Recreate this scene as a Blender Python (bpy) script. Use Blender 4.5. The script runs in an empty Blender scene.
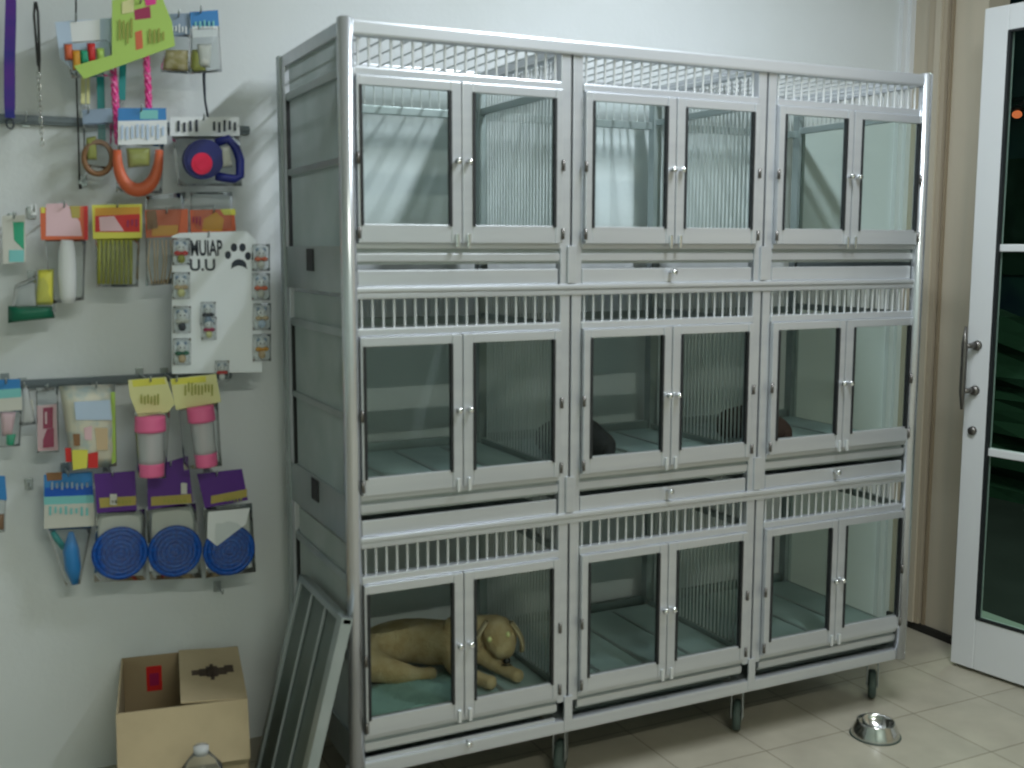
import bpy, bmesh, math, random
from mathutils import Vector, Matrix
random.seed(7)
scene = bpy.context.scene
COL = scene.collection
PI = math.pi

# ------------------------------------------------------------------ camera
F, YAW, PITCH, ROLL = 1088.6, 0.45713, 0.12423, 0.00144
CAM = Vector((-0.755, -2.364, 1.404))
FW = Vector((math.sin(YAW)*math.cos(PITCH), math.cos(YAW)*math.cos(PITCH), -math.sin(PITCH)))
R0 = Vector((math.cos(YAW), -math.sin(YAW), 0)); U0 = R0.cross(FW)
RT = R0*math.cos(ROLL) + U0*math.sin(ROLL); UP = -R0*math.sin(ROLL) + U0*math.cos(ROLL)
cd = bpy.data.cameras.new('camera'); cam = bpy.data.objects.new('camera', cd); COL.objects.link(cam)
cd.dof.use_dof = True; cd.dof.focus_distance = 60; cd.dof.aperture_fstop = 6.3   # the snapshot is slightly out of focus
cd.sensor_width = 36; cd.lens = F/1024*36; cd.clip_start = .05
cam.matrix_world = Matrix(((RT.x, UP.x, -FW.x, CAM.x), (RT.y, UP.y, -FW.y, CAM.y), (RT.z, UP.z, -FW.z, CAM.z), (0, 0, 0, 1)))
scene.camera = cam

def at(u, v, Y):
    """measure: the point of the plane y = Y seen at pixel u, v of the photograph"""
    d = FW*F + RT*(u-512) + UP*(384-v)
    k = (Y-CAM.y)/d.y
    return CAM + d*k

# ------------------------------------------------------------------ materials
def mat(name, col, rough=.5, metal=0, spec=.5, noise=None, bump=None, trans=0, alpha=1, coat=0):
    m = bpy.data.materials.new(name); m.use_nodes = True
    nt = m.node_tree; b = nt.nodes['Principled BSDF']
    b.inputs['Base Color'].default_value = (*col, 1); b.inputs['Roughness'].default_value = rough
    b.inputs['Metallic'].default_value = metal; b.inputs['Specular IOR Level'].default_value = spec
    b.inputs['Transmission Weight'].default_value = trans; b.inputs['Alpha'].default_value = alpha
    b.inputs['Coat Weight'].default_value = coat
    tc = nt.nodes.new('ShaderNodeTexCoord')
    if noise:                                   # (scale, second colour, lo, hi)
        n = nt.nodes.new('ShaderNodeTexNoise'); n.inputs['Scale'].default_value = noise[0]; n.inputs['Detail'].default_value = 4
        mp = nt.nodes.new('ShaderNodeMapping')
        if len(noise) > 4: mp.inputs['Scale'].default_value = noise[4]
        nt.links.new(tc.outputs['Object'], mp.inputs['Vector']); nt.links.new(mp.outputs[0], n.inputs['Vector'])
        r = nt.nodes.new('ShaderNodeValToRGB'); r.color_ramp.elements[0].position = noise[2]; r.color_ramp.elements[1].position = noise[3]
        r.color_ramp.elements[0].color = (*col, 1); r.color_ramp.elements[1].color = (*noise[1], 1)
        nt.links.new(n.outputs['Fac'], r.inputs[0]); nt.links.new(r.outputs[0], b.inputs['Base Color'])
    if bump:
        n2 = nt.nodes.new('ShaderNodeTexNoise'); n2.inputs['Scale'].default_value = bump[0]; n2.inputs['Detail'].default_value = 3
        nt.links.new(tc.outputs['Object'], n2.inputs['Vector'])
        bp = nt.nodes.new('ShaderNodeBump'); bp.inputs['Strength'].default_value = bump[1]; bp.inputs['Distance'].default_value = .01
        nt.links.new(n2.outputs['Fac'], bp.inputs['Height']); nt.links.new(bp.outputs[0], b.inputs['Normal'])
    return m

def clear(name, tint, gloss=.1, rough=.05, film=None, filmw=0, k=1.0):
    """thin clear sheet: straight-through light plus a fresnel sheen; film = a whitish diffuse share"""
    m = bpy.data.materials.new(name); m.use_nodes = True; nt = m.node_tree; nt.nodes.clear()
    o = nt.nodes.new('ShaderNodeOutputMaterial'); t = nt.nodes.new('ShaderNodeBsdfTransparent'); t.inputs[0].default_value = (*tint, 1)
    g = nt.nodes.new('ShaderNodeBsdfGlossy'); g.inputs['Roughness'].default_value = rough
    fr = nt.nodes.new('ShaderNodeLayerWeight'); fr.inputs[0].default_value = gloss
    mx = nt.nodes.new('ShaderNodeMixShader'); nt.links.new(fr.outputs['Fresnel'], mx.inputs[0])
    base = t
    if film:
        d = nt.nodes.new('ShaderNodeBsdfDiffuse'); d.inputs[0].default_value = (*film, 1)
        m2 = nt.nodes.new('ShaderNodeMixShader'); m2.inputs[0].default_value = filmw
        nt.links.new(t.outputs[0], m2.inputs[1]); nt.links.new(d.outputs[0], m2.inputs[2]); base = m2
    nt.links.new(base.outputs[0], mx.inputs[1]); nt.links.new(g.outputs[0], mx.inputs[2]); nt.links.new(mx.outputs[0], o.inputs[0])
    return m

M = {}
M['wall'] = mat('painted_wall', (.74, .77, .79), .75, noise=(1.3, (.66, .69, .69), .42, .7), bump=(60, .08))
M['beige'] = mat('beige_paint', (.52, .45, .35), .55, noise=(3, (.47, .42, .33), .4, .7, (1, 6, .3)))
M['beigetrim'] = mat('beige_trim_paint', (.42, .35, .26), .5)
M['beigedark'] = mat('brown_trim_edge', (.27, .21, .14), .6)
M['whitetrim'] = mat('white_trim_paint', (.72, .73, .74), .5)
M['dark'] = mat('dark_gap', (.015, .013, .01), .8)
M['ceiling'] = mat('ceiling_paint', (.75, .76, .75), .8)
M['roomwall'] = mat('room_wall_paint', (.58, .68, .66), .8)
M['alu'] = mat('brushed_aluminium', (.60, .62, .65), .34, metal=.62, noise=(30, (.54, .56, .60), .35, .7, (.05, 1, 1)))
M['panelsheet'] = mat('dark_panel_sheet', (.13, .165, .155), .4, metal=.3, noise=(9, (.10, .13, .12), .35, .7))
M['alupost'] = mat('polished_aluminium_tube', (.66, .68, .72), .26, metal=.8)
M['alubar'] = mat('aluminium_bar', (.72, .74, .76), .3, metal=.55)
M['alushade'] = mat('dull_shaded_aluminium', (.40, .44, .45), .42, metal=.55, noise=(8, (.33, .38, .38), .35, .7))  # dull aluminium, darkened in colour for parts turned from the light
M['gasket'] = mat('black_rubber_gasket', (.012, .014, .016), .55)
M['chrome'] = mat('chrome', (.85, .86, .88), .12, metal=1)
M['glass'] = clear('cage_glass', (.93, .965, .95), .11, .03)
M['doorglass'] = clear('door_glass', (.82, .90, .86), .10, .02)
M['plastic'] = clear('clear_plastic', (.9, .92, .92), .12, .12, (.75, .77, .78), .06)
M['frost'] = clear('milky_plastic', (.8, .82, .84), .12, .2, (.8, .82, .84), .5)
M['floorpanel'] = mat('cage_floor_plate', (.42, .52, .52), .5, noise=(7, (.33, .43, .43), .35, .7))
M['rubber'] = mat('caster_rubber', (.05, .075, .065), .6)
M['zinc'] = mat('zinc_fork', (.4, .43, .44), .35, metal=.8)
M['whiteframe'] = mat('white_powder_coat', (.66, .67, .68), .4)
M['pewter'] = mat('pewter', (.16, .15, .14), .35, metal=.8)
M['steel'] = mat('stainless_steel', (.6, .6, .58), .16, metal=1)
M['card'] = mat('cardboard', (.50, .40, .25), .8, noise=(9, (.44, .35, .22), .4, .7))
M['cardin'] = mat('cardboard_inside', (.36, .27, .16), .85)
M['print'] = mat('dark_print', (.07, .045, .03), .8)
M['fur'] = mat('golden_fur', (.52, .36, .18), .9, noise=(28, (.62, .47, .28), .35, .65), bump=(160, .5))
M['furpale'] = mat('cream_fur', (.62, .5, .34), .9, noise=(30, (.52, .4, .24), .35, .7), bump=(160, .5))
M['furblack'] = mat('black_fur', (.012, .012, .013), .8, bump=(150, .5))
M['furbrown'] = mat('dark_brown_fur', (.045, .018, .012), .8, bump=(150, .5))
M['nose'] = mat('black_nose', (.01, .008, .008), .35)
M['eye'] = mat('painted_eyeshine', (.98, .95, .45), .15, coat=1, metal=.2)  # bright yellow base colour stands in for eyeshine
M['towel'] = mat('teal_towel', (.36, .56, .52), .95, noise=(14, (.28, .45, .42), .4, .7), bump=(120, .5))
def solid(n, c, r=.5, **k):
    if n not in M: M[n] = mat(n, c, r, **k)
    return M[n]
for n, c in dict(navy=(.012,.02,.2), violet=(.05,.015,.25), blackstrap=(.02,.02,.02), teal=(.0,.27,.27), pink=(.78,.03,.28), lime=(.42,.62,.12),
                 paleblue=(.5,.62,.8), white=(.78,.8,.82), offwhite=(.6,.6,.55), red=(.62,.02,.02), orangered=(.65,.13,.05), orange=(.7,.33,.03), yellow=(.72,.68,.09),
                 paleyellow=(.72,.70,.34), olive=(.32,.33,.05), brown=(.25,.12,.05), green=(.02,.36,.2), darkgreen=(.0,.13,.07), skyblue=(.03,.22,.55),
                 royal=(.0,.09,.5), bluedeep=(.01,.05,.32), hotred=(.95,.0,.08), bottlepink=(.85,.16,.35), purple=(.09,.015,.23), gold=(.42,.34,.08), maroon=(.35,.01,.08), ink=(.02,.03,.05),
                 lightteal=(.2,.55,.55), tan=(.6,.45,.28), palepink=(.75,.5,.55), greyblue=(.25,.33,.45)).items():
    solid(n, c, .45)
M['braidblue'] = mat('blue_violet_webbing', (.012, .015, .22), .6, noise=(8, (.09, .012, .27), .4, .6, (0, 0, 1)))
M['braidpink'] = mat('pink_braid', (.85, .04, .3), .6, noise=(160, (.95, .35, .6), .5, .62))
M['treat'] = mat('treat_mix', (.3, .24, .05), .7, noise=(50, (.5, .42, .25), .4, .65))
M['bluecoil'] = mat('blue_coil_rubber', (.0, .10, .48), .5, noise=(120, (.0, .05, .3), .4, .6))
M['cartoon'] = mat('pale_printed_bag', (.66, .63, .52), .35, noise=(22, (.42, .5, .5), .45, .62))
M['railmat'] = mat('shadowed_steel_rail', (.16, .19, .21), .5, metal=.4)  # bluish shadow along the rails is put into this steel colour
M['board'] = mat('white_display_card', (.88, .92, .97), .5)
M['backcard'] = mat('grey_backing', (.3, .31, .28), .6)

# floor tiles
def floor_mat():
    m = bpy.data.materials.new('floor_tiles'); m.use_nodes = True; nt = m.node_tree; b = nt.nodes['Principled BSDF']
    tc = nt.nodes.new('ShaderNodeTexCoord'); mp = nt.nodes.new('ShaderNodeMapping')
    mp.inputs['Location'].default_value = (-1.74+.283*20, .065+.283*40, 0)
    nt.links.new(tc.outputs['Object'], mp.inputs[0])
    br = nt.nodes.new('ShaderNodeTexBrick'); br.offset = 0; br.squash = 1
    br.inputs['Scale'].default_value = 1; br.inputs['Brick Width'].default_value = .283; br.inputs['Row Height'].default_value = .283
    br.inputs['Mortar Size'].default_value = .0022; br.inputs['Mortar Smooth'].default_value = .4; br.inputs['Bias'].default_value = 0
    br.inputs['Color1'].default_value = (.47, .43, .34, 1); br.inputs['Color2'].default_value = (.43, .395, .315, 1); br.inputs['Mortar'].default_value = (.19, .17, .12, 1)
    nt.links.new(mp.outputs[0], br.inputs['Vector'])
    n = nt.nodes.new('ShaderNodeTexNoise'); n.inputs['Scale'].default_value = 9; n.inputs['Detail'].default_value = 6
    nt.links.new(tc.outputs['Object'], n.inputs[0])
    mx = nt.nodes.new('ShaderNodeMix'); mx.data_type = 'RGBA'; mx.blend_type = 'MULTIPLY'; mx.inputs[0].default_value = .35
    nt.links.new(br.outputs['Color'], mx.inputs[6]); nt.links.new(n.outputs['Fac'], mx.inputs[7]); nt.links.new(mx.outputs[2], b.inputs['Base Color'])
    b.inputs['Roughness'].default_value = .42
    return m
M['tiles'] = floor_mat()

# ------------------------------------------------------------------ mesh builder
class MB:
    def __init__(s): s.bm = bmesh.new(); s.mats = []; s.smooth = False
    def _mi(s, m):
        m = M[m] if isinstance(m, str) else m
        if m not in s.mats: s.mats.append(m)
        return s.mats.index(m)
    def _fin(s, vs, m, smooth=False):
        i = s._mi(m); fs = set()
        for v in vs: fs.update(v.link_faces)
        for f in fs: f.material_index = i; f.smooth = smooth
    def box(s, a, b, m, bev=0):
        a, b = Vector(a), Vector(b); c = (a+b)/2; d = b-a
        r = bmesh.ops.create_cube(s.bm, size=1, matrix=Matrix.Translation(c) @ Matrix.Diagonal((abs(d.x), abs(d.y), abs(d.z), 1)))
        vs = r['verts']
        if bev:
            es = set(e for v in vs for e in v.link_edges)
            rr = bmesh.ops.bevel(s.bm, geom=list(es), offset=bev, segments=2, affect='EDGES', profile=.6)
            vs = rr['verts']; s._fin(vs, m); 
            return s
        s._fin(vs, m); return s
    def tube(s, pts, r, m, n=8, cap=True, closed=False):
        pts = [Vector(p) for p in pts]; L = len(pts); rings = []
        rr = r if isinstance(r, (list, tuple)) else [r]*L
        prev = None
        for i, p in enumerate(pts):
            if closed: t = pts[(i+1) % L]-pts[i-1]
            else: t = pts[min(i+1, L-1)]-pts[max(i-1, 0)]
            t.normalize()
            if prev is None:
                a = Vector((0, 0, 1)) if abs(t.z) < .9 else Vector((1, 0, 0)); x = t.cross(a).normalized()
            else: x = (prev - t*prev.dot(t)).normalized()
            prev = x; y = t.cross(x)
            rings.append([s.bm.verts.new(p + (x*math.cos(2*PI*k/n)+y*math.sin(2*PI*k/n))*rr[i]) for k in range(n)])
        for i in range(L if closed else L-1):
            A, B = rings[i], rings[(i+1) % L]
            for k in range(n): s.bm.faces.new((A[k], A[(k+1) % n], B[(k+1) % n], B[k]))
        if cap and not closed: s.bm.faces.new(rings[0][::-1]); s.bm.faces.new(rings[-1])
        s._fin([v for g in rings for v in g], m, True)
        return s
    def prism(s, poly, y0, y1, m):        # poly = [(x, z)], extruded along y
        a = [s.bm.verts.new((x, y0, z)) for x, z in poly]; b = [s.bm.verts.new((x, y1, z)) for x, z in poly]; n = len(poly)
        s.bm.faces.new(a); s.bm.faces.new(b[::-1])
        for k in range(n): s.bm.faces.new((a[k], b[k], b[(k+1) % n], a[(k+1) % n]))
        s._fin(a+b, m); return s
    def px(s, poly, Y, t, m):             # poly measured in the photograph, standing at depth Y
        q = [at(u, v, Y) for u, v in poly]
        return s.prism([(p.x, p.z) for p in q], Y, Y+t, m)
    def pillow(s, quad, Y, d, m, n=9, pinch=4):
        q = [at(u, v, Y) for u, v in quad]   # tl tr br bl
        for side in (-1, 1):
            g = []
            for j in range(n):
                row = []
                for i in range(n):
                    a, b = i/(n-1), j/(n-1)
                    p = (q[0]*(1-a)+q[1]*a)*(1-b) + (q[3]*(1-a)+q[2]*a)*b
                    k = (1-abs(2*a-1)**pinch)*(1-abs(2*b-1)**pinch)
                    row.append(s.bm.verts.new((p.x, Y + side*d/2*k + random.uniform(-1, 1)*d*.05*k, p.z)))
                g.append(row)
            for j in range(n-1):
                for i in range(n-1):
                    f = (g[j][i], g[j][i+1], g[j+1][i+1], g[j+1][i])
                    s.bm.faces.new(f if side < 0 else f[::-1])
            s._fin([v for r in g for v in r], m, True)
        return s
    def lathe(s, prof, c, m, n=32, axis='z'):
        rings = []
        for r, h in prof:
            ring = []
            for k in range(n):
                a = 2*PI*k/n; x, y = r*math.cos(a), r*math.sin(a)
                ring.append(s.bm.verts.new(Vector(c) + (Vector((x, y, h)) if axis == 'z' else Vector((x, h, y)))))
            rings.append(ring)
        for A, B in zip(rings, rings[1:]):
            for k in range(n): s.bm.faces.new((A[k], A[(k+1) % n], B[(k+1) % n], B[k]))
        if prof[0][0] > 1e-5: s.bm.faces.new(rings[0][::-1])
        if prof[-1][0] > 1e-5: s.bm.faces.new(rings[-1])
        s._fin([v for g in rings for v in g], m, True); return s
    def ball(s, c, r, m, seg=14):
        r = r if isinstance(r, (list, tuple)) else (r, r, r)
        g = bmesh.ops.create_uvsphere(s.bm, u_segments=seg, v_segments=max(6, seg//2+2), radius=1, matrix=Matrix.Translation(c) @ Matrix.Diagonal((*r, 1)))
        s._fin(g['verts'], m, True); return s
    def build(s, name, parent=None, loc=None):
        bmesh.ops.remove_doubles(s.bm, verts=s.bm.verts, dist=1e-6)
        bmesh.ops.recalc_face_normals(s.bm, faces=s.bm.faces)
        me = bpy.data.meshes.new(name); root = parent
        while root is not None and root.parent is not None: root = root.parent
        off = Vector(root.location) if root else (Vector(loc) if loc is not None else Vector((0, 0, 0)))
        bmesh.ops.translate(s.bm, verts=s.bm.verts, vec=-off)
        s.bm.to_mesh(me); s.bm.free()
        for m in s.mats: me.materials.append(m)
        o = bpy.data.objects.new(name, me); COL.objects.link(o)
        if parent: o.parent = parent
        elif loc is not None: o.location = off
        return o

def tag(o, label, cat, group=None, kind=None):
    if label: o['label'] = label
    if cat: o['category'] = cat
    if group: o['group'] = group
    if kind: o['kind'] = kind
    return o
def thing(name, loc, label, cat, group=None):
    o = bpy.data.objects.new(name, None); COL.objects.link(o); o.location = loc; o.empty_display_size = .05
    return tag(o, label, cat, group)
def struct(name, mb, label=None, cat=None):
    o = mb.build(name); o['kind'] = 'structure'
    if label: o['label'] = label
    if cat: o['category'] = cat
    return o

# ------------------------------------------------------------------ room shell
WY = .65; RX = 2.32; CZ = 2.85
struct('floor', MB().box((-2.7, -4.5, -.06), (2.42, .75, 0), 'tiles'), 'cream square floor tiles with thin brown grout lines', 'floor')
struct('wall_back', MB().box((-2.7, WY, 0), (RX+.12, WY+.12, CZ), 'wall'), 'pale grey white painted wall behind the cages and hanging goods', 'wall')
w = MB().box((RX, .30, 0), (RX+.10, WY, CZ), 'beige').box((RX, -4.5, 0), (RX+.10, -.98, CZ), 'beige').box((RX, -.98, 2.62), (RX+.10, .30, CZ), 'beige')
struct('wall_right', w, 'beige painted wall beside the white framed glass door', 'wall')
struct('wall_left', MB().box((-2.8, -4.5, 0), (-2.7, .75, CZ), 'roomwall'), 'grey green side wall of the shop', 'wall')
struct('wall_front', MB().box((-2.8, -4.6, 0), (2.42, -4.5, CZ), 'roomwall'), 'grey green wall facing the cages', 'wall')
struct('ceiling', MB().box((-2.8, -4.6, CZ), (2.42, .77, CZ+.08), 'ceiling'), 'white ceiling of the shop', 'ceiling')
struct('trim_1', MB().box((RX-.045, WY-.02, 0), (RX, WY, CZ), 'whitetrim').box((RX-.022, WY-.035, 0), (RX, WY-.02, CZ), 'whitetrim'), 'white corner moulding where the back wall meets the beige wall', 'trim')
t = MB().box((RX-.018, .455, .03), (RX, .535, CZ), 'beigetrim').box((RX-.026, .475, .03), (RX-.018, .50, CZ), 'beige').box((RX-.010, .437, .03), (RX, .446, CZ), 'beigedark')
struct('trim_2', t, 'darker beige upright moulding on the beige wall', 'trim')
struct('trim_3', MB().box((RX-.012, .305, 0), (RX, WY-.035, .028), 'dark'), 'dark strip along the foot of the beige wall', 'trim')
# outside beyond the door
M['pave'] = mat('outside_paving', (.42, .46, .40), .8, noise=(2, (.3, .34, .3), .4, .7))
M['hedge'] = mat('dark_hedge', (.012, .05, .022), .9, noise=(2.2, (.04, .10, .06), .45, .6), bump=(18, .6))
M['nightwall'] = mat('night_building', (.05, .14, .12), .8, noise=(1.2, (.02, .05, .09), .45, .6))
M['asphalt'] = mat('dark_asphalt', (.03, .034, .03), .9, noise=(5, (.02, .024, .02), .4, .7))
struct('ground_step', MB().box((2.42, -4.5, -.10), (2.74, 4.5, -.01), 'pave'), 'pale doorstep strip outside the glass door', 'doorstep')
struct('ground_outside', MB().box((2.74, -4.5, -.16), (7.5, 4.5, -.06), 'asphalt'), 'dark asphalt beyond the doorstep', 'paving')

# ------------------------------------------------------------------ cage rack
B = [0, .570, 1.165, 1.736]      # column lines
D = .55; H = 1.9
ZS = [0, -.5796, -1.1593]        # tier offsets
rack = thing('dog_cage_rack', (.868, .275, 0), 'large silver aluminium rack of nine glass fronted pet cages on casters', 'cage rack')
def part(n, mb, p=rack): return mb.build(n, p)
# end tubes and back posts
for x, n in ((0, 'corner_post'), (B[3], 'corner_post')):
    part(n, MB().tube([(x, 0, .155), (x, 0, H+.001), (x, 0, H+.004)], [.0185, .0185, .014], 'alupost', 20))
for x in B:
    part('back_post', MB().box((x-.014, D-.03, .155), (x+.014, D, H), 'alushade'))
    if 0 < x < B[3]:
        part('divider_post', MB().box((x-.030, .0, .235), (x-.003, .026, 1.875), 'alu', .002).box((x+.003, .0, .235), (x+.030, .026, 1.875), 'alu', .002)
             .box((x-.004, .008, .235), (x+.004, .03, 1.875), 'gasket'))
        for dz in ZS:
            part('tray_post', MB().box((x-.012, -.006, 1.318+dz), (x+.012, 0, 1.410+dz), 'alu', .0015))
# top rails
part('top_rail', MB().box((0, -.010, 1.866), (B[3], .018, H), 'alu', .006))
part('top_rail', MB().box((-.008, 0, 1.868), (.012, D, H), 'alu', .003))
part('top_rail', MB().box((B[3]-.012, 0, 1.868), (B[3]+.008, D, H), 'alu', .003))
part('top_rail', MB().box((0, D-.02, 1.868), (B[3], D, H), 'alu', .003))
for x in B[1:3]: part('top_rail', MB().box((x-.012, .018, 1.868), (x+.012, D-.02, 1.892), 'alu', .003))
def bars(x0, x1, z0, z1, y, n, r=.0032, axis='x', m='alubar'):
    mb = MB()
    for i in range(n):
        t = (i+.5)/n
        if axis == 'x': mb.tube([(x0+(x1-x0)*t, y, z0), (x0+(x1-x0)*t, y, z1)], r, m, 6, cap=False)
        else: mb.tube([(y, x0+(x1-x0)*t, z0), (y, x0+(x1-x0)*t, z1)], r, m, 6, cap=False)
    return mb
for k, dz in enumerate(ZS):
    for c in range(3):
        xa, xb = B[c]+(.018 if c == 0 else .030), B[c+1]-(.018 if c == 2 else .030)
        # vent band, head rail
        part('vent_grille', bars(xa, xb, 1.795+dz, (1.87 if k == 0 else 1.885)+dz, .010, 20))
        part('head_rail', MB().box((xa, -.004, 1.782+dz), (xb, .022, 1.802+dz), 'alu', .004))
        part('sill_rail', MB().box((xa, -.002, 1.402+dz), (xb, .022, 1.416+dz), 'alu', .002))
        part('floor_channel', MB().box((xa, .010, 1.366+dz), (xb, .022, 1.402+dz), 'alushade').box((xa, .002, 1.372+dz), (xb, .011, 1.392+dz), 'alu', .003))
        # cage floor
        fl = MB().box((B[c]+.012, .022, 1.404+dz), (B[c+1]-.012, D-.03, 1.414+dz), 'floorpanel')
        for q in range(1, 4):
            X = B[c]+(B[c+1]-B[c])*q/4; fl.box((X-.006, .03, 1.414+dz), (X+.006, D-.05, 1.4165+dz), 'alushade')
        part('cage_floor', fl)
        # tray drawer; some carry a small knob
        tr = MB().box((xa+.004, .004, 1.316+dz), (xb-.004, .012, 1.354+dz), 'alu', .003) if (k, c) not in ((2, 1), (2, 2)) else MB()
        if (k, c) in ((2, 1), (2, 2)): tr.box((xa+.004, .05, 1.336+dz), (xb-.004, .056, 1.345+dz), 'alushade')
        tr.box((xa+.006, .012, 1.316+dz), (xb-.006, D-.04, 1.320+dz), 'alushade')
        tro = part('tray_drawer', tr)
        if (k, c) in ((0, 1), (1, 1), (1, 2), (2, 0)):
            X = {(0, 1): .867, (1, 1): .871, (1, 2): 1.449, (2, 0): .284}[(k, c)]
            MB().lathe([(0.0, -.022), (.007, -.021), (.009, -.015), (.005, -.008), (.004, .004)], (X, 0, 1.343+dz), 'chrome', 12, 'y').build('knob', tro)
        # two doors
        xm = (xa+xb)/2 - (.0 if c else .003)
        xm = {0: .272, 1: .867, 2: 1.4595}[c]
        pl = {0: (.0265, .2451, .2995, .519), 1: (.6217, .8402, .8947, 1.114), 2: (1.2169, 1.4354, 1.489, 1.7085)}[c]
        for d in (0, 1):
            x0, x1 = pl[2*d], pl[2*d+1]
            s0, s1 = (xa+.002, xm-.0012) if d == 0 else (xm+.0012, xb-.002)
            z0, z1, p0, p1 = 1.415+dz, 1.782+dz, 1.4575+dz, 1.7604+dz
            fr = MB().box((s0, -.014, z0), (x0, .004, z1), 'alu', .002).box((x1, -.014, z0), (s1, .004, z1), 'alu', .002)
            fr.box((x0, -.013, p1), (x1, .003, z1), 'alu', .002).box((x0, -.013, z0), (x1, .003, p0), 'alu', .002)
            dr = part('door', fr)
            MB().box((x0+.001, -.006, p0-.002), (x1-.001, -.003, p1+.002), 'glass').build('glass_pane', dr)
            MB().box((x0-.001, -.0165, p0-.004), (x0+.0055, -.0045, p1), 'gasket').build('gasket', dr)
            MB().box((x1-.0055, -.0165, p0-.004), (x1+.001, -.0045, p1), 'gasket').build('gasket', dr)
            kx = (x1+s1)/2 if d == 0 else (s0+x0)/2
            MB().lathe([(.0, -.034), (.006, -.033), (.0085, -.027), (.005, -.020), (.0045, -.012)], (kx, 0, 1.602+dz), 'chrome', 12, 'y').build('knob', dr)
            MB().box((kx-.004, -.021, 1.405+dz), (kx+.004, -.014, 1.437+dz), 'chrome' if k == 0 else 'alubar', .0015).build('latch', dr)
            hx = s0 if d == 0 else s1
            for hz in (1.602, 1.438):
                MB().tube([(hx, -.016, hz-.013+dz), (hx, -.016, hz+.013+dz)], .0045, 'pewter', 8).build('hinge', dr)
    # shelf rail below the tier
    if k < 2: part('shelf_rail', MB().box((0, -.008, 1.303+dz), (B[3], .018, 1.316+dz), 'alu', .004).box((0, -.004, 1.288+dz), (B[3], .018, 1.303+dz), 'alu', .004))
    else: part('bottom_rail', MB().box((0, -.004, .152), (B[3], .02, .186), 'alu', .005))
    zb = (1.29+dz) if k < 2 else .155
    # side panels at left
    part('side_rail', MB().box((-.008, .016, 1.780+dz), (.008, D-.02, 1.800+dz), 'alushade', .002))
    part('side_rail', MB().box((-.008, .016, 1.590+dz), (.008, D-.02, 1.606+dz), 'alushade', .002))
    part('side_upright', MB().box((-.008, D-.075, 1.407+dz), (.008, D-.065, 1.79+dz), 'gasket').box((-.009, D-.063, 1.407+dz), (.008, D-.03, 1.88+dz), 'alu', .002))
    part('side_grille', bars(.03, D-.08, 1.407+dz, (1.87 if k == 0 else 1.87)+dz, 0, 26, .0032, 'y', 'alushade'))  # left side bars: shade of the unlit side is in their colour
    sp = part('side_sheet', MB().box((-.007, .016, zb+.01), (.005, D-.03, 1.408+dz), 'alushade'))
    if k < 2: MB().box((-.010, .255, 1.347+dz), (-.007, .315, 1.402+dz), 'gasket', .001).build('vent_hole_cover', sp)
    # inner dividers of close upright bars
    for x in B[1:3]:
        part('divider_grille', bars(.04, D-.05, 1.414+dz, 1.865+dz, x, 26, .0028, 'y'))
        part('divider_rail', MB().box((x-.008, .03, 1.78+dz), (x+.008, D-.03, 1.797+dz), 'alushade'))
        part('divider_rail', MB().box((x-.008, .03, 1.414+dz), (x+.008, D-.03, 1.428+dz), 'alushade'))
    # right end: framed clear sheet
    part('side_rail', MB().box((B[3]-.008, .018, 1.780+dz), (B[3]+.008, D-.02, 1.800+dz), 'alushade', .002))
    part('side_rail', MB().box((B[3]-.008, .018, zb), (B[3]+.008, D-.02, 1.412+dz), 'alushade', .002))
    part('side_pane', MB().box((B[3]-.002, .018, 1.412+dz), (B[3]+.002, D-.03, 1.78+dz), 'glass'))
    part('side_grille', bars(.03, D-.03, 1.80+dz, 1.87+dz, B[3], 24, .0026, 'y'))
    # back rails
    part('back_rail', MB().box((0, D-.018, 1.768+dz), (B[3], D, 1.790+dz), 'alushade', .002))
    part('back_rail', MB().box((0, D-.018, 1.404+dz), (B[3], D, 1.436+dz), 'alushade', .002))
    part('back_grille', bars(.02, B[3]-.02, 1.79+dz, 1.87+dz, D-.01, 62, .0026))
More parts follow.
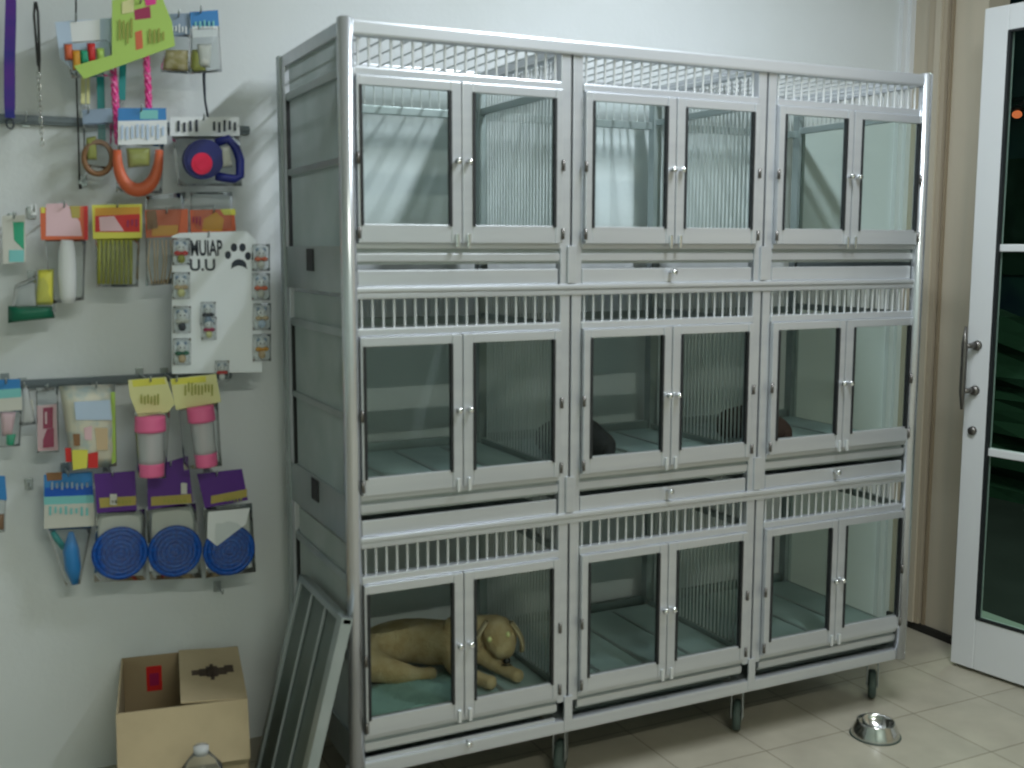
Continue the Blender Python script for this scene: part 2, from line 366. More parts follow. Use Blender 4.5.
# cage ceiling of bars on the top tier
mb = MB()
for i in range(30):
    X = .02+(B[3]-.04)*(i+.5)/30
    mb.tube([(X, .015, 1.872), (X, D-.015, 1.872)], .0026, 'alubar', 6, cap=False)
part('top_grille', mb)
part('side_bolt', MB().tube([(-.012, .30, .508), (-.012, .30, .530)], .0035, 'chrome', 8))
part('side_bolt', MB().tube([(-.012, .335, .508), (-.012, .335, .530)], .0035, 'chrome', 8))
part('base_frame', MB().box((0, .02, .152), (.03, D, .18), 'alushade').box((B[3]-.03, .02, .152), (B[3], D, .18), 'alushade').box((0, D-.03, .152), (B[3], D, .18), 'alushade')
     .box((B[1]-.015, .02, .152), (B[1]+.015, D, .18), 'alushade').box((B[2]-.015, .02, .152), (B[2]+.015, D, .18), 'alushade'))
for x in (.035, B[1]+.02, B[2]+.015, B[3]+.012):
    for y in (.075, D-.06):
        cx = min(x, B[3]-.03) if x > 1.7 else x
        f = MB().box((cx-.03, y-.03, .146), (cx+.03, y+.03, .153), 'zinc', .001).lathe([(.022, .128), (.022, .146)], (cx, y, 0), 'zinc', 16)
        for s in (-1, 1): f.box((cx+s*.016-.0015, y-.012, .040), (cx+s*.016+.0015, y+.022, .130), 'zinc', .0008)
        f.tube([(cx-.019, y+.008, .046), (cx+.019, y+.008, .046)], .005, 'zinc', 8)
        RC = Matrix.Translation((cx, y, 0)) @ Matrix.Rotation(math.radians(-42), 4, 'Z') @ Matrix.Translation((-cx, -y, 0))
        bmesh.ops.transform(f.bm, matrix=RC, verts=f.bm.verts)
        ca = part('caster', f)
        wm = MB()
        prof = [(.006, -.011), (.040, -.011), (.045, -.007), (.045, .007), (.040, .011), (.006, .011)]
        rings = []
        for r, h in prof: rings.append([wm.bm.verts.new((cx+h, y+.008+r*math.cos(2*PI*q/24), .046+r*math.sin(2*PI*q/24))) for q in range(24)])
        for A, Bq in zip(rings, rings[1:]):
            for q in range(24): wm.bm.faces.new((A[q], A[(q+1) % 24], Bq[(q+1) % 24], Bq[q]))
        wm._fin([v for g in rings for v in g], 'rubber', True)
        bmesh.ops.transform(wm.bm, matrix=RC, verts=wm.bm.verts)
        wm.build('wheel', ca)

# ------------------------------------------------------------------ dogs
def skin(name, verts, edges, radii, material, parent, sub=2):
    me = bpy.data.meshes.new(name); root = parent
    me.from_pydata([Vector(v)-Vector(root.location) for v in verts], edges, []); me.update()
    o = bpy.data.objects.new(name, me); COL.objects.link(o)
    sm = o.modifiers.new('skin', 'SKIN'); sm.use_smooth_shade = True
    for i, r in enumerate(radii):
        sv = me.skin_vertices[0].data[i]; sv.radius = r if isinstance(r, tuple) else (r, r); sv.use_root = (i == 0)
    o.modifiers.new('sub', 'SUBSURF').levels = sub; o.modifiers['sub'].render_levels = sub
    dg = bpy.context.evaluated_depsgraph_get(); dg.update()
    nm = bpy.data.meshes.new_from_object(o.evaluated_get(dg)); bpy.data.objects.remove(o)
    nm.materials.clear(); nm.materials.append(M[material])
    for p in nm.polygons: p.use_smooth = True
    q = bpy.data.objects.new(name, nm); COL.objects.link(q); q.parent = parent
    return q
Z3 = .2547+.004   # top of the lowest cage floors
dog = thing('puppy', (.28, .28, Z3), 'golden puppy lying in the bottom left cage with painted eyeshine', 'dog')
HC = at(499, 634, .205); hf = Vector((-.43, -.90, 0)); hr = Vector((.90, -.43, 0)); hz_ = Vector((0, 0, 1))
NP = at(507, 661, .135)
V = [(.10, .36, Z3+.066), (.18, .38, Z3+.070), (.27, .37, Z3+.068), (.35, .335, Z3+.070), (.40, .29, Z3+.085), tuple(HC-hf*.05-hz_*.01),   # pelvis..neck 5
     tuple(HC), tuple(HC.lerp(NP, .62)), tuple(HC.lerp(NP, .86)),                       # skull, bridge, muzzle
     (.11, .30, Z3+.05), (.19, .25, Z3+.032), (.25, .235, Z3+.020), (.30, .23, Z3+.018),
     (.35, .27, Z3+.055), (.345, .20, Z3+.028), (.385, .13, Z3+.020), (.405, .09, Z3+.019),
     (.43, .27, Z3+.055), (.455, .20, Z3+.028), (.475, .14, Z3+.020), (.485, .10, Z3+.019),
     (.05, .34, Z3+.05), (.045, .27, Z3+.025), (.08, .21, Z3+.016)]
E_ = [(0, 1), (1, 2), (2, 3), (3, 4), (4, 5), (5, 6), (6, 7), (7, 8), (0, 9), (9, 10), (10, 11), (11, 12), (3, 13), (13, 14), (14, 15), (15, 16), (4, 17), (17, 18), (18, 19), (19, 20), (0, 21), (21, 22), (22, 23)]
Rr = [.060, .064, .064, .064, .056, .052, .058, .034, .023, .05, .034, .018, .018, .038, .025, .018, .021, .038, .025, .018, .021, .026, .014, .010]
skin('body', V, E_, Rr, 'fur', dog)
for s in (-1, 1):
    e = MB(); g = []
    for j in range(8):
        t = j/7; c = HC + hr*(s*(.034+.030*math.sin(t*PI*.62))) + hf*(.004+.006*t) + hz_*(.034-.078*t); wd = .010+.017*math.sin(PI*(.12+.8*t))
        g.append([e.bm.verts.new(c+hr*(s*.007*math.cos(a))+hf*(wd*math.sin(a))) for a in [2*PI*q/12 for q in range(12)]])
    for A, Bq in zip(g, g[1:]):
        for q in range(12): e.bm.faces.new((A[q], A[(q+1) % 12], Bq[(q+1) % 12], Bq[q]))
    e.bm.faces.new(g[0]); e.bm.faces.new(g[-1][::-1]); e._fin([v for r_ in g for v in r_], 'furpale', True)
    e.build('ear', dog)
MB().ball(NP, (.011, .009, .008), 'nose', 12).build('nose', dog)
for u, v, k in ((489.5, 639.5, .046), (508, 634.5, .046)):
    p = at(u, v, (HC+hf*k + hr*(.022 if u > 500 else -.022)).y); MB().ball(p, (.0065, .006, .0085), 'eye', 12).build('eye', dog)
q1 = NP-hz_*.013-hf*.004; MB().tube([q1-hr*.013-hf*.004, q1+hf*.003, q1+hr*.013-hf*.004], .0016, 'nose', 6).build('mouth', dog)

def curled(cx, cy, z, s, fur, label):
    d = thing('sleeping_dog', (cx, cy, z), label, 'dog')
    V, R_ = [], []
    for i in range(8):
        a = -.6 + i*.62; rr = .095*s
        V.append((cx+rr*math.cos(a)*.75, cy+rr*math.sin(a)*1.25, z+.062*s+.008*math.sin(i))); R_.append([.055, .064, .066, .062, .056, .046, .042, .026][i]*s)
    n = Vector(V[7]); 
    E2 = [(i, i+1) for i in range(7)]
    b = len(V); V += [(V[0][0]+.03*s, V[0][1]-.06*s, z+.03*s), (V[0][0]-.02*s, V[0][1]-.11*s, z+.02*s)]; R_ += [.024*s, .012*s]; E2 += [(0, b), (b, b+1)]
    b = len(V); V += [(V[4][0]-.02*s, V[4][1]-.05*s, z+.03*s), (V[4][0]+.05*s, V[4][1]-.07*s, z+.02*s)]; R_ += [.026*s, .018*s]; E2 += [(4, b), (b, b+1)]
    skin('body', V, E2, R_, fur, d)
    hp = Vector(V[6])
    for q in (-1, 1):
        MB().ball(hp+Vector((.0, q*.034*s, .030*s)), (.012*s, .02*s, .026*s), fur, 10).build('ear', d)
    MB().ball(n+Vector((.0, -.012*s, .0)), .010*s, 'nose', 8).build('nose', d)
curled(.692, .22, .834, .80, 'furblack', 'black dog curled up in the middle cage of the middle row')
curled(1.288, .20, .834, .78, 'furbrown', 'dark brown dog curled up in the right cage of the middle row')
tw = MB(); g = []
for j in range(10):
    row = []
    for i in range(16):
        x = .05+.29*i/15+.006*math.sin(j*1.3); y = .045+.20*j/9 - .02*math.sin(i*.7)
        row.append(tw.bm.verts.new((x, y, Z3+.004+.005*(1+math.sin(i*.9+j*.6)*math.cos(j*.8)))))
    g.append(row)
for j in range(9):
    for i in range(15): tw.bm.faces.new((g[j][i], g[j][i+1], g[j+1][i+1], g[j+1][i]))
ex = bmesh.ops.extrude_face_region(tw.bm, geom=list(tw.bm.faces)); bmesh.ops.translate(tw.bm, verts=[v for v in ex['geom'] if isinstance(v, bmesh.types.BMVert)], vec=(0, 0, -.0035))
for f in tw.bm.faces: f.smooth = True
tw._mi('towel')
tag(tw.build('towel', None, (.2, .15, Z3)), 'pale teal towel spread in front of the golden puppy', 'towel')

# ------------------------------------------------------------------ glass door leaf, ajar
ang = math.atan2(.042, .255)
leaf = thing('glass_door', (2.151, .167, 0), 'white framed glass door standing ajar with pewter pull handle', 'door')
leaf.name = 'door_1'; leaf['kind'] = 'structure'
leaf.rotation_euler = (0, 0, ang)   # local -y runs along the leaf
def leafpart(name, mb, parent=leaf):
    bmesh.ops.remove_doubles(mb.bm, verts=mb.bm.verts, dist=1e-6); bmesh.ops.recalc_face_normals(mb.bm, faces=mb.bm.faces)
    me = bpy.data.meshes.new(name); mb.bm.to_mesh(me); mb.bm.free()
    for m in mb.mats: me.materials.append(m)
    o = bpy.data.objects.new(name, me); COL.objects.link(o); o.parent = parent; return o
LW = 1.04; LT = .04; LH = 2.155
fr = MB().box((0, -.082, .012), (LT, 0, LH), 'whiteframe', .003).box((0, -LW, .012), (LT, -LW+.082, LH), 'whiteframe', .003)
fr.box((.001, -LW+.082, .012), (LT-.001, -.082, .185), 'whiteframe', .003).box((.001, -LW+.082, LH-.078), (LT-.001, -.082, LH), 'whiteframe', .003)
fo = leafpart('door_frame', fr)
leafpart('glazing_bar', MB().box((.008, -LW+.082, 1.395), (LT-.008, -.082, 1.418), 'whiteframe', .003))
leafpart('glazing_bar', MB().box((.008, -LW+.082, .735), (LT-.008, -.082, .760), 'whiteframe', .003))
for a, b in ((.185, .735), (.760, 1.395), (1.418, LH-.078)):
    leafpart('glass_pane', MB().box((.017, -LW+.083, a), (.022, -.083, b), 'doorglass'))
leafpart('gasket', MB().box((-.001, -.090, .185), (.016, -.081, LH-.078), 'gasket'))
leafpart('gasket', MB().box((-.001, -.26, LH-.084), (.016, -.085, LH-.077), 'gasket') .box((-.001, -LW+.09, .183), (.016, -.085, .190), 'gasket'))
hd = leafpart('pull_handle', MB().tube([(-.048, -.022, 1.155), (-.050, -.022, 1.10), (-.050, -.022, .94), (-.048, -.022, .885)], [.004, .010, .010, .004], 'pewter', 10)
     .tube([(-.05, -.022, 1.092), (-.03, -.030, 1.092), (0, -.034, 1.092)], [.007, .009, .012], 'pewter', 10).tube([(-.05, -.022, .945), (-.03, -.030, .945), (0, -.034, .945)], [.007, .009, .012], 'pewter', 10))
for z in (1.092, .945):
    m_ = MB(); m_.tube([(-.012, -.036, z), (0, -.036, z)], [.014, .017], 'pewter', 16); leafpart('handle_rose', m_, hd)
leafpart('lock', MB().tube([(-.010, -.036, .812), (0, -.036, .812)], [.013, .015], 'pewter', 16))

# things outside
def hedge(name, x0, x1, y0, y1, h, label, cat, m):
    mb = MB()
    nx, ny, nz = 4, 26, 16
    r = bmesh.ops.create_grid
    for side in range(2):
        g = []
        for j in range(nz+1):
            row = []
            for i in range(ny+1):
                k = 1-(j/nz)**5*.5
                x = (x0 if side == 0 else x1) + (random.uniform(-.06, .06)) + (.1*(j/nz)**4 if side == 0 else -.1*(j/nz)**4)
                row.append(mb.bm.verts.new((x, y0+(y1-y0)*i/ny, -.06+h*j/nz + (random.uniform(-.05, .05) if j == nz else 0))))
            g.append(row)
        for j in range(nz):
            for i in range(ny): mb.bm.faces.new((g[j][i], g[j][i+1], g[j+1][i+1], g[j+1][i]))
        if side == 0: g0 = g
        else:
            for i in range(ny): mb.bm.faces.new((g0[nz][i], g0[nz][i+1], g[nz][i+1], g[nz][i]))
            for j in range(nz):
                for e in (0, ny): mb.bm.faces.new((g0[j][e], g0[j+1][e], g[j+1][e], g[j][e]))
    mb._mi(m)
    return tag(mb.build(name), label, cat)
hedge('hedge', 4.6, 5.1, -3.5, 4.2, 1.05, 'low dark green hedge outside beyond the glass door', 'hedge', 'hedge')
nb = MB().box((6.6, -4.0, -.06), (7.2, 4.4, 4.4), 'nightwall')
for i in range(6): nb.box((6.56, -3.6+i*1.35, 1.2), (6.6, -2.9+i*1.35, 2.1), 'hedge')
nb.box((6.45, -4.0, 2.55), (6.6, 4.4, 2.7), 'nightwall')
tag(nb.build('building'), 'dark night-time building across from the glass door', 'building')
M['lampglow'] = bpy.data.materials.new('orange_lamp'); M['lampglow'].use_nodes = True
_b = M['lampglow'].node_tree.nodes['Principled BSDF']; _b.inputs['Base Color'].default_value = (.9, .25, .12, 1); _b.inputs['Emission Color'].default_value = (1, .22, .08, 1); _b.inputs['Emission Strength'].default_value = .7
def through(u, v, X):
    d = FW*F + RT*(u-512) + UP*(384-v); return CAM + d*((X-CAM.x)/d.x)
lp = through(1011.5, 114, 6.3)
wl = thing('outdoor_lamp', (6.45, lp.y, lp.z), 'small orange lamp glowing in the dark beyond the glass door', 'lamp')
wl_s = MB().ball((6.36, lp.y, lp.z), (.04, .035, .03), 'lampglow', 14).build('lamp_globe', wl)
MB().tube([(6.36, lp.y, lp.z+.05), (6.42, lp.y, lp.z+.09), (6.46, lp.y, lp.z+.09)], .012, 'pewter', 8).lathe([(.0, .075), (.05, .05), (.055, .035)], (6.36, lp.y, lp.z), 'pewter', 16).build('bracket', wl)

# ------------------------------------------------------------------ bowl on floor
bw = MB().lathe([(.070, .0), (.0705, .004), (.062, .022), (.054, .040), (.053, .044), (.050, .044), (.047, .036), (.038, .014), (.0, .010)], (1.525, -.125, 0), 'steel', 40)
bw.lathe([(.071, 0), (.0725, .0015), (.0715, .005), (.0695, .004)], (1.525, -.125, 0), 'rubber', 40)
tag(bw.build('pet_bowl', None, (1.525, -.125, 0)), 'round stainless steel pet bowl on the cream floor tiles', 'bowl')

# ------------------------------------------------------------------ leaning panel
pn = thing('spare_cage_panel', (-.10, .16, 0), 'dull grey framed sheet panel leaning on the left side of the cages', 'panel')
def tilt(mb):   # local: x thickness, y width, z height up the slope -> leaning
    a = math.atan2(.145, .56)
    R_ = Matrix.Translation((-.172, 0, 0)) @ Matrix.Rotation(a, 4, 'Y')
    bmesh.ops.transform(mb.bm, matrix=R_, verts=mb.bm.verts); return mb
PL = .578; Y0, Y1 = -.033, .345
tilt(MB().box((-.004, Y0+.03, .03), (.004, Y1-.02, PL-.012), 'panelsheet')).build('sheet', pn)
tilt(MB().box((-.014, Y0, 0), (.012, Y0+.034, PL), 'alushade')).build('frame_rail', pn)
tilt(MB().box((-.012, Y1-.022, 0), (.012, Y1, PL), 'alushade', .003)).build('frame_rail', pn)
tilt(MB().box((-.012, Y0, PL-.016), (.012, Y1, PL), 'alushade', .003)).build('frame_rail', pn)
tilt(MB().box((-.012, Y0, 0), (.012, Y1, .03), 'alushade', .003)).build('frame_rail', pn)
for yy in (.10, .215): tilt(MB().box((-.012, yy, .03), (-.005, yy+.007, PL-.016), 'alushade', .002)).build('stiffener', pn)

# ------------------------------------------------------------------ cartons
# carton on the floor, front flap hanging out, right flap folded over
CX, CY = -.329, .437
XL, XR, YF, YB, HB = CX-.153, CX+.153, CY-.187, CY+.187, .30
cb = thing('cardboard_box', ((XL+XR)/2, (YF+YB)/2, 0), 'open tan cardboard box on the floor against the wall', 'box')
T = .004
bx = MB().box((XL, YF, 0), (XR, YF+T, HB), 'card').box((XL, YB-T, 0), (XR, YB, HB), 'cardin').box((XL, YF, 0), (XL+T, YB, HB), 'card').box((XR-T, YF, 0), (XR, YB, HB), 'card').box((XL, YF, 0), (XR, YB, T), 'cardin')
bx.build('box_body', cb)
ff = MB().box((XL, -.142, -T/2), (XR, 0, T/2), 'card')
bmesh.ops.transform(ff.bm, matrix=Matrix.Translation((0, YF, HB)) @ Matrix.Rotation(math.radians(72), 4, 'X'), verts=ff.bm.verts); ff.build('front_flap', cb)
rf = MB().box((-.158, YF+.006, -T/2), (0, YB-.006, T/2), 'card')
# dark printed motif on the flap
for (a, b, c, d) in ((-.128, CY-.012, -.10, CY+.022), (-.11, CY-.022, -.085, CY+.03), (-.092, CY-.03, -.062, CY+.045), (-.065, CY-.018, -.04, CY+.032), (-.045, CY-.005, -.022, CY+.045), (-.082, CY-.05, -.072, CY+.06)):
    rf.box((a, b, T/2), (c, d, T/2+.0008), 'print')
bmesh.ops.transform(rf.bm, matrix=Matrix.Translation((XR, 0, HB-.002)) @ Matrix.Rotation(math.radians(3), 4, 'Y'), verts=rf.bm.verts); rf.build('side_flap', cb)
rl = MB().box((XL+.062, YB-T-.001, .20), (XL+.102, YB-T, .27), 'red'); rl.box((XL+.070, YB-T-.0015, .215), (XL+.094, YB-T-.001, .25), 'maroon'); rl.build('red_sticker', cb)['label'] = 'red sticker'
cb.rotation_euler = (0, 0, math.radians(-8.5))
bc = MB().lathe([(.0, -.034), (.024, -.034), (.025, .02), (.025, .15), (.016, .175), (.011, .18), (.011, .2), (.0, .201)], (-.372, .335, .04), 'frost', 20)
tag(bc.build('bottle', None, (-.372, .335, .04)), 'milky white bottle standing inside the cardboard box', 'bottle')
bc = MB().lathe([(.0, .006), (.026, .006), (.028, .02), (.028, .17), (.02, .2), (.012, .205), (.012, .225), (.0, .226)], (-.318, .33, 0), 'ink', 20)
tag(bc.build('bottle', None, (-.318, .33, 0)), 'black bottle beside the milky one inside the cardboard box', 'bottle')
# clear jug in front of the box
q = at(201, 746, .10)
wb = thing('water_bottle', (q.x, .10, 0), 'clear plastic bottle standing in front of the cardboard box', 'bottle')
zt = q.z
MB().lathe([(.0, .001), (.045, .001), (.05, .01), (.05, zt-.075), (.046, zt-.05), (.022, zt-.02), (.017, zt-.014)], (q.x, .10, 0), 'plastic', 28).build('bottle_body', wb)
MB().lathe([(.0175, zt-.018), (.0175, zt), (.0, zt+.001)], (q.x, .10, 0), 'frost', 20).build('cap', wb)

# ------------------------------------------------------------------ hanging goods
rail_group = 'steel display rails on the wall'
def rail(v0, v1, x1, label):
    a = at(0, v0, WY-.02)
    tag(MB().box((-1.35, WY-.016, a.z-.011), (at(x1, v1, WY-.02).x, WY, a.z+.011), 'railmat', .002).box((-1.35, WY-.020, a.z-.004), (at(x1, v1, WY-.02).x, WY-.016, a.z+.004), 'railmat').build('display_rail'), label, 'rail', rail_group)
    return a.z
rail(118, 127, 250, 'grey steel rail fixed to the wall below the lime green packet')
rail(386, 377, 232, 'grey steel rail fixed to the wall behind the yellow headed packets')
def hook(p, Y, label, tip=True, over=.012):
    """wire peg from the wall to depth Y through the header at p"""
    mb = MB().tube([(p.x, WY-.001, p.z-.004), (p.x, (WY+Y)/2, p.z-.004), (p.x, Y-over, p.z-.002), (p.x, Y-over-.008, p.z+.012)], .0022, 'zinc', 6)
    mb.box((p.x-.010, WY-.005, p.z-.018), (p.x+.010, WY-.0005, p.z+.012), 'zinc', .001)
    tag(mb.build('peg_hook'), label, 'hook', 'wire peg hooks on the wall')
YH = .545
def pack(name, header, hcol, bag, Y, label, cat, hookpx=None, extra=None, marks=(), bagmat='plastic', depth=.03, group=None, stripe=None, hooklabel=None):
    ps = [at(u, v, Y) for u, v in (header or bag)]
    c = sum(ps, Vector())/len(ps)
    t = thing(name, (c.x, Y, max(p.z for p in ps)), label, cat, group)
    if header:
        hm = MB().px(header, Y-.0015, .003, hcol)
        if stripe:
            for si, (poly, col) in enumerate(stripe): hm.px(poly, Y-.0020-.0006*si, .0008, col)
        for (u0, v0, u1, v1, col) in marks: hm.px([(u0, v0), (u1, v0), (u1, v1), (u0, v1)], Y-.0062, .0007, col)
        hm.build('header_card', t)
    if bag: MB().pillow(bag, Y+.001, depth, bagmat).build('clear_bag', t)
    if extra: extra(t, Y)
    if hookpx: hook(at(hookpx[0], hookpx[1], Y), Y, hooklabel or ('wire hook holding the ' + (label if len(label.split()) < 13 else ' '.join(label.split()[:label.split().index('above') if 'above' in label.split() else 11]))))
    return t
def squig(u0, v0, u1, v1, n, col='ink', seed=1):
    """unreadable lettering: a row of short strokes"""
    r = random.Random(seed); out = []
    for i in range(n):
        a = u0+(u1-u0)*(i+.2)/n; out.append((a, v0+r.uniform(0, .25)*(v1-v0), a+(u1-u0)/n*.45, v1-r.uniform(0, .3)*(v1-v0), col))
    return out

# leashes at far left
def strap(name, pts, wd, th, m, Y, label, cat='leash', hookit=True):
    P_ = [at(u, v, Y) for u, v in pts]; mb = MB(); rings = []
    for i, p in enumerate(P_):
        tn = (P_[min(i+1, len(P_)-1)]-P_[max(i-1, 0)]).normalized(); sd = Vector((tn.z, 0, -tn.x))*(wd/2)
        rings.append([mb.bm.verts.new(p+sd+Vector((0, -th/2, 0))), mb.bm.verts.new(p-sd+Vector((0, -th/2, 0))), mb.bm.verts.new(p-sd+Vector((0, th/2, 0))), mb.bm.verts.new(p+sd+Vector((0, th/2, 0)))])
    for A, Bq in zip(rings, rings[1:]):
        for k in range(4): mb.bm.faces.new((A[k], A[(k+1) % 4], Bq[(k+1) % 4], Bq[k]))
    mb.bm.faces.new(rings[0][::-1]); mb.bm.faces.new(rings[-1]); mb._mi(m)
    return mb
t = thing('dog_leash', tuple(at(10, -10, .56)), 'blue and violet webbing leash hanging at far left', 'leash')
strap('w', [(11, -12), (10, 20), (9, 60), (9, 100), (10, 118)], .022, .006, 'braidblue', .56, '').build('webbing', t)
strap('w', [(14, -12), (14, 20), (13, 60), (13, 110)], .010, .004, 'violet', .572, '').build('webbing', t)
q = at(10, 121, .56); MB().tube([(q.x+.008*math.sin(a), .56, q.z-.006-.012*math.cos(a)) for a in [2*PI*k/12 for k in range(12)]], .0022, 'ink', 6, closed=True).build('clip', t)
t = thing('dog_leash', tuple(at(36, 5, .56)), 'thin black cord leash with a narrow loop hanging second from left', 'leash')
P_ = [at(u, v, .56) for u, v in ((35, 2), (34, 15), (36, 40), (38, 65), (39, 72), (39.5, 60), (39, 40), (38, 12), (36, 2))]
MB().tube(P_, .0030, 'blackstrap', 8).build('cord_loop', t)
lk = MB(); pts = [at(38+4*i/13, 70+72*i/13, .56) for i in range(14)]
for i, p in enumerate(pts):
    h = .0095; ax = Vector((1, 0, 0)) if i % 2 else Vector((0, 1, 0))
    lk.tube([p+ax*.004*math.cos(a)+Vector((0, 0, h*math.sin(a))) for a in [2*PI*k/10 for k in range(10)]], .0013, 'steel', 5, closed=True)
lk.build('chain', t)
q = at(26, 119, .56)
t = thing('dog_leash', tuple(at(77, 0, .57)), 'long thin black cord hanging behind the pale blue packet', 'leash')
MB().tube([at(u, v, .575) for u, v in ((76, -3), (76, 60), (77, 100), (78.5, 140), (79.5, 180))], .0022, 'blackstrap', 8).build('cord', t)
q = at(80, 184, .575); MB().tube([q, q+Vector((.001, 0, -.012))], .004, 'blackstrap', 8).build('cord_end', t)
hook(at(26, 118, .60), .60, 'empty short wire hook between the two left leashes')
hook(at(85.5, 178, .575), .575, 'bare black hook right of the long black cord')
# webbing and ropes hanging below the lime packet
for pts, wd, m, lab in (([(83, 70), (83, 104)], .010, 'paleyellow', 'pale yellow strap hanging left under the lime packet'),
                        ([(100, 62), (101, 100), (102, 143)], .018, 'teal', 'longer teal strap hanging under the lime packet'),
                        ([(123, 55), (122, 100)], .016, 'teal', 'shorter teal strap between the two pink ropes')):
    q = at(*pts[0], .590); t = thing('lead_strap', tuple(q), lab, 'leash')
    strap('', pts, wd, .004, m, .590, '').build('webbing', t)
    q2 = at(*pts[-1], .590); MB().tube([q2+Vector((.005*math.cos(a), 0, -.004+.006*math.sin(a))) for a in [2*PI*k/10 for k in range(10)]], .0012, 'zinc', 5, closed=True).build('ring', t)
    if m == 'paleyellow': strap('', [(88, 70), (88, 104)], .008, .004, m, .590, '').build('webbing', t)
for pts, lab in (([(112, 60), (114, 80), (116, 110), (118, 140)], 'left braided pink rope leash under the lime packet'), ([(146, 52), (148, 85), (149, 122)], 'right braided pink rope leash under the lime packet')):
    q = at(*pts[0], .565); t = thing('rope_leash', tuple(q), lab, 'leash')
    mb = MB(); P_ = [at(u, v, .565) for u, v in pts]; fine = []
    for a, b in zip(P_, P_[1:]):
        for k in range(14): fine.append(a.lerp(b, k/14))
    fine.append(P_[-1])
    for ph in (0, 2*PI/3, 4*PI/3):
        mb.tube([p+Vector((.0042*math.cos(i*.55+ph), .0042*math.sin(i*.55+ph), 0)) for i, p in enumerate(fine)], .0052, 'braidpink', 7)
    mb.build('rope', t); MB().ball(fine[-1]+Vector((0, 0, -.004)), .009, 'bottlepink', 10).build('rope_knot', t)

# top row packets
pack('toy_packet', [(55, 22), (112, 18), (112, 60), (75, 72), (60, 58)], 'paleblue', [(60, 42), (112, 38), (114, 76), (72, 78)], .520,
     'pale blue packet of small coloured toys left of the lime packet', 'toy packet', (76, 20),
     extra=lambda t, Y: [MB().pillow([(a, b), (a+8, b), (a+9, b+h), (a+1, b+h)], Y-.012, .016, c).build('toy_piece', t) for a, b, h, c in ((64, 44, 16, 'orangered'), (72, 50, 20, 'orange'), (80, 50, 14, 'green'), (87, 43, 20, 'red'), (96, 48, 14, 'lime'))],
     stripe=[([(70, 22), (100, 19), (100, 40), (72, 42)], 'white')])
pack('toy_packet', [(112, 0), (160, -8), (172, 22), (175, 46), (84, 79), (74, 66), (112, 55)], 'lime', None, .490,
     'large lime green packet tilted, with a lower edge sloping up to the right', 'toy packet', (140, 2),
     marks=squig(118, 18, 134, 44, 4, 'olive', 3)+squig(148, 28, 166, 44, 4, 'olive', 4),
     stripe=[([(134, 10), (150, 6), (151, 18), (135, 20)], 'maroon'), ([(135, 32), (142, 30), (143, 48), (136, 50)], 'orangered'), ([(144, -4), (156, -6), (156, 4), (146, 6)], 'pink'), ([(122, 2), (134, -2), (134, 12), (122, 14)], 'paleyellow')])
pack('treat_packet', [(165, 14), (190, 13), (190, 34), (167, 36)], 'greyblue', [(167, 34), (190, 34), (190, 74), (160, 72)], .540,
     'clear treat bag with grey blue header right of the lime packet', 'treat packet', (178, 16),
     marks=squig(168, 24, 188, 34, 6, 'white', 5), extra=lambda t, Y: MB().pillow([(164, 50), (189, 50), (189, 72), (163, 70)], Y+.002, .018, 'treat').build('treats', t))
pack('treat_packet', [(190, 12), (218, 10), (219, 26), (191, 28)], 'skyblue', [(191, 27), (219, 26), (222, 72), (190, 74)], .530,
     'clear treat bag with deep blue header at top right of the goods', 'treat packet', (200, 12),
     marks=squig(194, 20, 216, 28, 5, 'lightteal', 6), stripe=[([(192, 26), (218, 26), (218, 36), (192, 38)], 'white')],
     extra=lambda t, Y: (MB().pillow([(192, 50), (206, 48), (206, 72), (191, 72)], Y+.002, .018, 'olive').build('treats', t), MB().pillow([(197, 44), (212, 44), (210, 68), (199, 66)], Y-.006, .014, 'offwhite').build('rawhide', t)))

# row two
pack('collar_packet', [(82, 110), (112, 108), (113, 122), (83, 124)], 'greyblue', [(83, 122), (112, 121), (112, 170), (84, 166)], .560,
     'clear bag with faded blue header left of the orange collar packet', 'collar packet', (88, 112),
     extra=lambda t, Y: (MB().tube([at(98+14*math.cos(a), 158+16*math.sin(a), Y) for a in [2*PI*k/20 for k in range(20)]], .007, 'brown', 8, closed=True).build('collar', t), MB().pillow([(86, 138), (96, 136), (97, 160), (87, 160)], Y, .012, 'olive').build('toy', t)))
pack('collar_packet', [(118, 108), (166, 108), (167, 144), (118, 145)], 'skyblue', [(118, 143), (164, 143), (162, 194), (116, 192)], .535,
     'packet with blue to white header holding an orange red collar', 'collar packet', (141, 110),
     stripe=[([(118, 121), (167, 120), (167, 144), (118, 145)], 'white'), ([(140, 110), (158, 110), (158, 119), (140, 119)], 'lightteal')], marks=squig(120, 124, 166, 140, 9, 'paleblue', 7),
     extra=lambda t, Y: (MB().tube([at(138+21*math.cos(a), 150+40*math.sin(a)**.8, Y-.003) for a in [PI*k/16 for k in range(17)]], [.010+.008*math.sin(PI*k/16) for k in range(17)], 'orangered', 10).build('collar', t),
                         MB().pillow([(126, 148), (150, 148), (150, 166), (128, 168)], Y, .016, 'olive').build('toy', t)))
pack('leash_packet', [(170, 117), (239, 117), (240, 136), (170, 136)], 'white', [(172, 136), (240, 136), (242, 186), (178, 186)], .560,
     'white header with dark marks above the blue retractable leash', 'leash packet', (203, 119), bagmat='plastic', depth=.02,
     marks=squig(176, 119, 200, 134, 4, 'ink', 11)+squig(212, 120, 238, 133, 5, 'ink', 12))
t = thing('retractable_leash', tuple(at(205, 160, .525)), 'dark blue retractable leash with a bright red centre', 'leash')
c = at(203, 160, .525)
def ell(cu, cv, ru, rv, n=28, a0=0, a1=2*PI): return [(cu+ru*math.cos(a0+(a1-a0)*k/n), cv+rv*math.sin(a0+(a1-a0)*k/n)) for k in range(n)]
